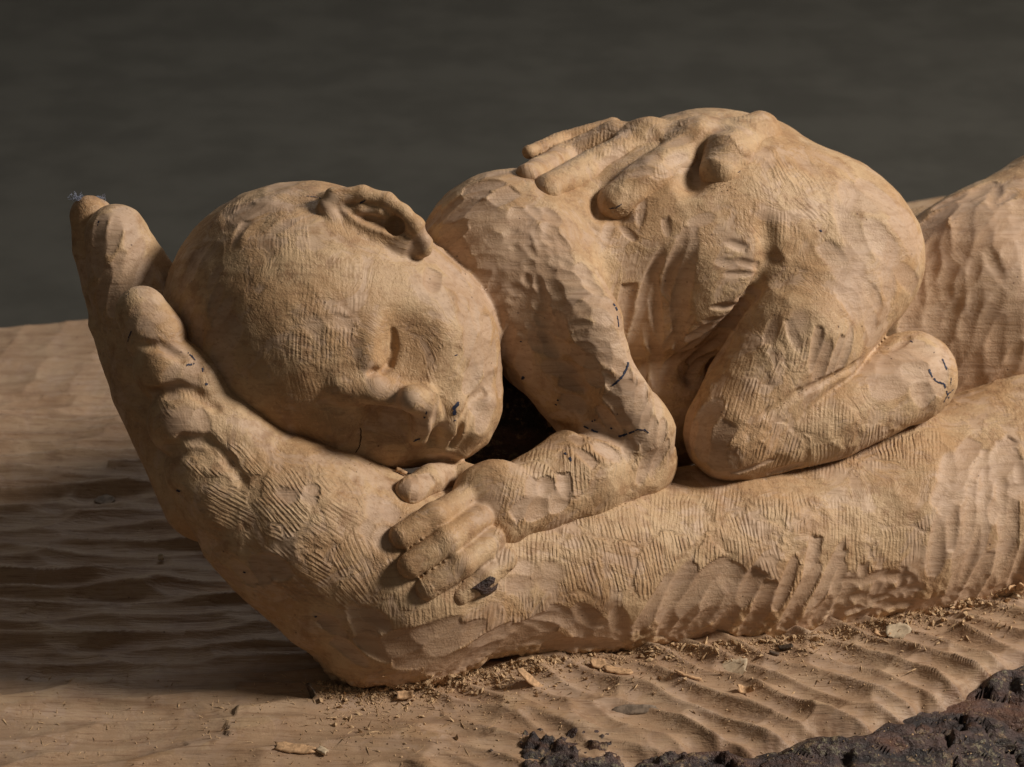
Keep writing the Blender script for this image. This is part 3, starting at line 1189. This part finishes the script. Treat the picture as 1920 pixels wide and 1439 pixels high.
def cast(px, py):
    d = Vector(world(np.array([px - 960, 719.5 - py, 0.0]))) - CAMW
    ok, loc, nor, idx, ob, mx = scene.ray_cast(DG, CAMW, d.normalized())
    if not ok:
        return None
    n = np.array(nor) @ IWM.T
    return unworld(np.array(loc)), n / np.linalg.norm(n), ob


def unit(a):
    return a / (np.linalg.norm(a) + 1e-9)


def pen(parent, pts, wd, mat=None, name='pen_mark', worn=0.12):
    pl = [np.array(p, float) for p in pts]
    if len(pl) == 1:
        pl.append(pl[0] + np.array([wd * 0.9, wd * 0.5]))
    sm = []
    for a, b in zip(pl[:-1], pl[1:]):
        k = max(2, int(np.linalg.norm(b - a) / 2.2))
        sm += [a + (b - a) * i / k for i in range(k)]
    sm.append(pl[-1])
    vs, fs = [], []
    prev = None
    for i, p in enumerate(sm):
        h = cast(p[0] + rng.normal() * 0.4, p[1] + rng.normal() * 0.4)
        if h is None or h[2].name != parent.name:
            prev = None
            continue
        tg = sm[min(i + 1, len(sm) - 1)] - sm[max(i - 1, 0)]
        t3 = np.array([tg[0], -tg[1], 0.0])
        cr = unit(np.cross(h[1], t3))
        half = wd * 0.5 * rng.uniform(0.55, 1.15) * (0.6 if i in (0, len(sm) - 1) else 1.0)
        c = h[0] + h[1] * 0.9
        vs += [c - cr * half, c + cr * half]
        n = len(vs)
        if prev is not None and rng.random() > worn:
            fs.append([prev, prev + 1, n - 1, n - 2])
        prev = n - 2
    if fs:
        make_obj(name, np.array(vs), np.array(fs), mat or M_INK, parent)


for pts, wd in (
        ([(1178, 677), (1176, 690), (1168, 705), (1158, 716), (1147, 724)], 4.5), ([(1151, 570), (1155, 578), (1157, 584)], 5), ([(1157, 592), (1159, 602), (1160, 613)], 3),
        ([(1183, 812), (1195, 806), (1208, 806), (1216, 812)], 3), ([(1160, 819), (1172, 816), (1186, 810)], 5), ([(1095, 799), (1104, 805)], 4), ([(1108, 806), (1116, 810), (1124, 812)], 4.5),
        ([(1109, 791), (1117, 788)], 4), ([(1044, 749)], 5), ([(1041, 758)], 4), ([(1057, 850), (1064, 853)], 5), ([(1068, 857), (1071, 868)], 4.5), ([(1145, 803)], 4),
        ([(1764, 672), (1770, 680), (1775, 694)], 4), ([(1742, 693), (1748, 708), (1758, 717), (1770, 720), (1775, 735), (1779, 748)], 4.5), ([(1782, 722), (1783, 708)], 2.5),
        ([(1788, 730), (1778, 738), (1770, 752), (1772, 765), (1782, 762)], 4), ([(1693, 618)], 6), ([(1706, 640)], 5), ([(1750, 661)], 3),
        ([(800, 771), (796, 784)], 5), ([(860, 754), (855, 762), (849, 768)], 7), ([(853, 768), (852, 779)], 7), ([(851, 788)], 4), ([(788, 822), (776, 828)], 4), ([(853, 667), (858, 666)], 3),
        ([(575, 369), (590, 370), (603, 373)], 3), ([(675, 382), (685, 375)], 4), ([(983, 706), (978, 712)], 6), ([(975, 640)], 4), ([(1536, 432)], 6)):
    pen(BABY, pts, wd)
pen(BABY, [(675, 802), (677, 820), (673, 840), (661, 856)], 2.5, plain('crease_shade', (0.05, 0.03, 0.02), 0.9, 0.1), 'eye_crease_shade', 0.0)  # crease of the far eye: its shade painted as a thin dark strip
for pts, wd in (([(240, 641), (243, 630), (247, 621)], 3.5), ([(352, 662), (359, 668), (366, 676)], 3), ([(347, 686), (356, 684), (365, 682)], 4), ([(380, 689), (381, 698)], 4), ([(385, 719)], 5),
                ([(331, 920), (338, 921)], 5), ([(456, 1072)], 6), ([(183, 424), (186, 414)], 4), ([(236, 556), (242, 552)], 3), ([(590, 1157), (594, 1155)], 4)):
    pen(ARM, pts, wd)
for pts, wd in (([(1141, 342), (1136, 348), (1133, 355)], 2.2), ([(1142, 391), (1155, 390), (1166, 383)], 2.2), ([(1370, 314), (1376, 311)], 2.2), ([(1382, 325), (1388, 320)], 2.2)):
    pen(LAID, pts, wd)

# bark left in a knot on the big wrist
kp = [(884, 1103), (902, 1091), (919, 1080), (928, 1084), (933, 1095), (930, 1106), (918, 1115), (902, 1115)]
kc = cast(911, 1100)
ring = [cast(*p) for p in kp]
vs = [r[0] + r[1] * 1.5 for r in ring] + [kc[0] + (r[0] - kc[0]) * 0.6 + r[1] * (5 + 3 * rng.random()) for r in ring] + [kc[0] + kc[1] * 4]
nk = len(kp)
fs = [[i, (i + 1) % nk, nk + (i + 1) % nk, nk + i] for i in range(nk)] + [[nk + i, nk + (i + 1) % nk, 2 * nk, 2 * nk] for i in range(nk)]
me_f = [f if len(set(f)) == 4 else f[:3] for f in fs]
mesh = bpy.data.meshes.new('bark_knot')
mesh.from_pydata([tuple(x) for x in world(np.array(vs))], [], me_f)
mesh.materials.append(M_BARK)
ko = bpy.data.objects.new('bark_knot', mesh)
scene.collection.objects.link(ko)
ko.parent = ARM

# bark left on the near edge of the slab
for cx, cy, ru, rt, sd in ((1062, 1408, 100, 95, 3), (1270, 1428, 90, 55, 5)):
    u0, t0 = on_plane(cx, cy)
    gu, gt = np.meshgrid(np.arange(-ru * 1.4, ru * 1.4, 4.0), np.arange(-rt * 1.4, rt * 1.4, 4.0), indexing='ij')
    uu, tt2 = (u0 + gu).ravel(), (t0 + gt).ravel()
    pz = np.stack([uu, tt2, uu * 0], 1)
    rr = np.sqrt((gu.ravel() / ru) ** 2 + (gt.ravel() / rt) ** 2) + 1.0 * fbm(pz, 50, 200 + sd, 4)
    mk = sstep(0.95, 0.75, rr)
    hz2 = slab_height(uu, tt2)[0] - 14 + mk * 16 + mk * (12 * fbm(pz, 34, 210 + sd, 3) + 9 * fbm(pz, 10, 220 + sd, 2))
    pv_ = P0 - np.array([P0[0], 0, 0]) + uu[:, None] * X1 + tt2[:, None] * AW + hz2[:, None] * UP
    gi = np.arange(gu.size).reshape(gu.shape)
    fq = np.stack([gi[:-1, :-1], gi[1:, :-1], gi[1:, 1:], gi[:-1, 1:]], -1).reshape(-1, 4)
    fq = fq[mk[fq].max(1) > 0.02]
    make_obj('bark_remnant', pv_, fq, M_BARK, SLAB)


def chip(px, py, ln, wd, ang, curl, th, mat, label, tilt=0.0, point=0.0, group='wood chips lying on the slab'):
    h = cast(px, py)
    if h is None:
        return
    c, n, _ = h
    ax = unit(np.cross(np.cross(n, np.array([math.cos(math.radians(ang)), math.sin(math.radians(ang)), 0.15])), n))
    ay = np.cross(n, ax)
    if tilt:
        n, ay = n * math.cos(tilt) - ay * math.sin(tilt), ay * math.cos(tilt) + n * math.sin(tilt)
    nu_, nv_ = 9, 5
    top, bot = [], []
    for i in range(nu_):
        s_ = i / (nu_ - 1) * 2 - 1
        prof = (1 - 0.55 * point * abs(s_ * (1.0 if s_ > 0 else 0.5)) ** 1.5) * (1 - 0.15 * abs(s_) ** 4) * rng.uniform(0.8, 1.1)
        for j in range(nv_):
            r_ = j / (nv_ - 1) * 2 - 1
            x = s_ * ln / 2 * (1 + 0.12 * math.sin(3 * r_ + ln)) + rng.normal() * ln * 0.02
            y = r_ * wd / 2 * prof + rng.normal() * wd * 0.03
            z = curl * (s_ * s_ - 0.25) * ln * 0.5 + curl * 0.5 * r_ * r_ * wd * 0.5 + rng.normal() * 0.35
            b_ = c + ax * x + ay * y + n * (z + th * 0.8 + abs(math.sin(tilt)) * wd * 0.5 + max(0, 0.12 * curl * ln))
            top.append(b_ + n * th / 2)
            bot.append(b_ - n * th / 2)
    V = np.array(top + bot)
    o_ = nu_ * nv_
    F = []
    for i in range(nu_ - 1):
        for j in range(nv_ - 1):
            a_, b_, c_, d_ = i * nv_ + j, (i + 1) * nv_ + j, (i + 1) * nv_ + j + 1, i * nv_ + j + 1
            F.append([a_, b_, c_, d_])
            F.append([o_ + d_, o_ + c_, o_ + b_, o_ + a_])
    for i in range(nu_ - 1):
        F.append([o_ + i * nv_, o_ + (i + 1) * nv_, (i + 1) * nv_, i * nv_])
        F.append([i * nv_ + nv_ - 1, (i + 1) * nv_ + nv_ - 1, o_ + (i + 1) * nv_ + nv_ - 1, o_ + i * nv_ + nv_ - 1])
    for j in range(nv_ - 1):
        F.append([j, j + 1, o_ + j + 1, o_ + j])
        e_ = (nu_ - 1) * nv_
        F.append([o_ + e_ + j, o_ + e_ + j + 1, e_ + j + 1, e_ + j])
    ob = make_obj('wood_chip', V, np.array(F), mat, None, None, True, loc=c)
    ob['label'] = label
    ob['category'] = 'wood chip'
    ob['group'] = group


chip(605, 1412, 17, 11, -35, 0.0, 7, M_CHIP_PALE, 'small pale block-shaped chip standing on the slab at the lower left')
chip(553, 1405, 68, 20, 2, 0.06, 3, M_CHIP, 'wide flat brown oval shaving beside the small pale block-shaped chip', 0, 0.8)
chip(1376, 1254, 50, 40, 8, 0.05, 3, M_CHIP_PALE, 'flat pale grey shaving on the carved slab in front of the forearm', 0, 0.5)
chip(1288, 1271, 46, 9, 12, 0.1, 4, M_CHIP, 'thin reddish splinter left of the flat pale grey shaving', 0, 0.6)
chip(1684, 1187, 46, 34, 14, 0.15, 2.5, M_CHIP_PALE, 'cream leaf-shaped shaving lying against a brown curled chip', 0.25, 0.8)
chip(1655, 1195, 30, 16, -20, 0.5, 3, M_CHIP, 'brown curled chip touching the left end of the cream shaving', 0.2, 0.3)
chip(1475, 1216, 26, 11, 4, 0.1, 5, M_CHIP_DARK, 'dark bark flake lying close under the carved forearm', 0, 0.5)
chip(1450, 1229, 18, 9, -6, 0.1, 5, M_CHIP_DARK, 'smaller dark bark flake below and left of the other dark flake', 0, 0.5)
chip(1396, 1297, 30, 15, 10, 0.9, 3, M_CHIP, 'small tightly curled chip below the flat pale grey shaving', 0.3, 0.4)
chip(1810, 1139, 34, 18, -10, 0.4, 4, M_CHIP, 'brown chip lying alone by the foot of the gouged forearm', 0.3, 0.3)
chip(1896, 1113, 22, 18, 30, 0.3, 6, M_CHIP_PALE, 'front chip of the little heap at the right edge', 0.4, 0.2)
chip(1912, 1098, 20, 16, 70, 0.3, 6, M_CHIP, 'rearmost chip of the little heap at the right edge', 0.3, 0.2)
chip(1890, 1098, 22, 15, -20, 0.3, 5, M_CHIP, 'left chip of the little heap at the right edge', 0.2, 0.2)
chip(198, 942, 40, 40, 10, 0.05, 3, M_CHIP_GREY, 'dark grey flake lying in shade on the furrowed slab behind the hand', 0.1, 1.2)
chip(303, 1047, 11, 14, 20, 0.0, 6, M_CHIP_PALE, 'tiny pale chip in the shade left of the hand', 0.3, 0.3)
chip(1000, 1283, 84, 16, -10, 0.12, 3, M_CHIP, 'long narrow brown shaving in the sawdust under the wrist', 0.15, 0.5)
chip(1190, 1332, 84, 24, 4, 0.0, 3, M_CHIP_GREY, 'long flat greyish bark strip on the front of the slab', 0, 0.8)
chip(590, 1300, 40, 15, -62, 0.1, 4, M_CHIP_DARK, 'dark pointed splinter sticking out below the heel of the hand', 0.2, 0.8)
chip(750, 889, 20, 12, 4, 0.0, 7, M_CHIP, 'little pinkish crumb of wood under the chin by the small fingers', 0, 0.2, 'wood chips lying on the slab')
chip(1158, 1262, 52, 20, -12, 0.08, 4, M_CHIP, 'brown oblong chip in front of the forearm near the long shaving', 0.1, 0.3)
chip(1120, 1250, 26, 22, 30, 0.2, 4, M_CHIP, 'squarish chip leaning in the sawdust beside the brown oblong chip', 0.35, 0.2)
chip(760, 1306, 30, 16, 15, 0.3, 4, M_CHIP, 'curled chip in the crumbs right below the heel of the hand', 0.3, 0.3)

# crumbs and sawdust: nobody could count them
cv, cf = [], []


def crumb(px, py, r, long_=1.0):
    h = cast(px, py)
    if h is None or h[2].name in ('backdrop', 'floor'):
        return
    c, n, _ = h
    c = c + n * r * 0.3
    b_ = len(cv)
    R_ = np.linalg.qr(rng.normal(size=(3, 3)))[0]
    st_ = np.array([rng.uniform(0.6, 1.9) * long_, rng.uniform(0.5, 1.1), rng.uniform(0.35, 0.8)])
    for k in ((1, 0, 0), (-1, 0, 0), (0, 1, 0), (0, -1, 0), (0, 0, 1), (0, 0, -1)):
        cv.append(c + R_ @ (np.array(k) * st_ * r * rng.uniform(0.7, 1.2)))
    for f in ((0, 2, 4), (2, 1, 4), (1, 3, 4), (3, 0, 4), (2, 0, 5), (1, 2, 5), (3, 1, 5), (0, 3, 5)):
        cf.append([b_ + i for i in f])


cl = [(610, 1285), (690, 1300), (800, 1280), (1000, 1238), (1250, 1215), (1500, 1195), (1700, 1155), (1850, 1120), (1920, 1095)]
clx, cly = [c[0] for c in cl], [c[1] for c in cl]
for _ in range(6800):
    x = rng.uniform(600, 1920) if rng.random() < 0.7 else rng.uniform(600, 1050)
    y = np.interp(x, clx, cly) + abs(rng.normal()) * (16 if rng.random() < 0.75 else 55) - 5
    crumb(x, y, rng.uniform(0.7, 2.2) if rng.random() < 0.92 else rng.uniform(2.5, 7))
for _ in range(420):
    x = rng.uniform(560, 1920)
    y = np.interp(x, clx, cly) + abs(rng.normal()) * 45 - 3
    crumb(x, y, rng.uniform(1.2, 2.4), rng.uniform(3, 6))
for _ in range(220):
    crumb(rng.uniform(0, 1000), rng.uniform(1265, 1435), rng.uniform(0.8, 1.8), rng.uniform(3, 8))
for _ in range(700):
    x = rng.uniform(0, 1920)
    crumb(x, rng.uniform(1255, 1435), rng.uniform(0.8, 2.2))
for line in ([(1010, 990), (1120, 965), (1230, 925)], [(1330, 905), (1560, 870), (1700, 805), (1785, 768)], [(560, 845), (720, 885), (860, 868)], 
             [(1405, 812), (1500, 740), (1690, 640)], [(1140, 400), (1200, 395)], [(1330, 355), (1380, 350)]):
    lx, ly = [c[0] for c in line], [c[1] for c in line]
    for _ in range(60):
        k = rng.uniform(0, len(line) - 1)
        crumb(np.interp(k, range(len(line)), lx) + rng.normal() * 8, np.interp(k, range(len(line)), ly) + rng.normal() * 6, rng.uniform(0.6, 1.7))
dust = make_obj('sawdust', np.array(cv), np.array(cf), M_DUST, None, None, False, loc=cv[0])
dust['kind'] = 'stuff'


def lint(px, py, rx, ry, cnt, label):
    h = cast(px, py + 8)
    c = h[0] + np.array([0, 6, 0])
    V, F = [], []
    for _ in range(cnt):
        p = c + np.array([rng.normal() * rx * 0.45, rng.normal() * 2 - 3, rng.normal() * 5])
        d = unit(rng.normal(size=3) + np.array([-0.3, 1.0, 0]))
        nrm_ = unit(rng.normal(size=3))
        for k in range(7):
            wdt = 0.4
            s1 = unit(np.cross(d, nrm_))
            s2 = np.cross(d, s1)
            V += [p + s1 * wdt, p - s1 * wdt * 0.5 + s2 * wdt, p - s1 * wdt * 0.5 - s2 * wdt]
            n_ = len(V)
            if k:
                for a_ in range(3):
                    b_ = (a_ + 1) % 3
                    F.append([n_ - 6 + a_, n_ - 6 + b_, n_ - 3 + b_, n_ - 3 + a_])
            d = unit(d + rng.normal(size=3) * 0.55)
            p = p + d * ry / 6.0
    o = make_obj('lint_tuft', np.array(V), np.array(F), M_LINT, None, None, True, loc=c)
    o['label'] = label
    o['category'] = 'lint'
    o['group'] = 'tufts of blue lint'


lint(148, 368, 14, 15, 46, 'larger tuft of blue grey lint caught on the tallest fingertip')
lint(190, 366, 8, 9, 24, 'smaller wisp of blue lint between the two upper fingertips')
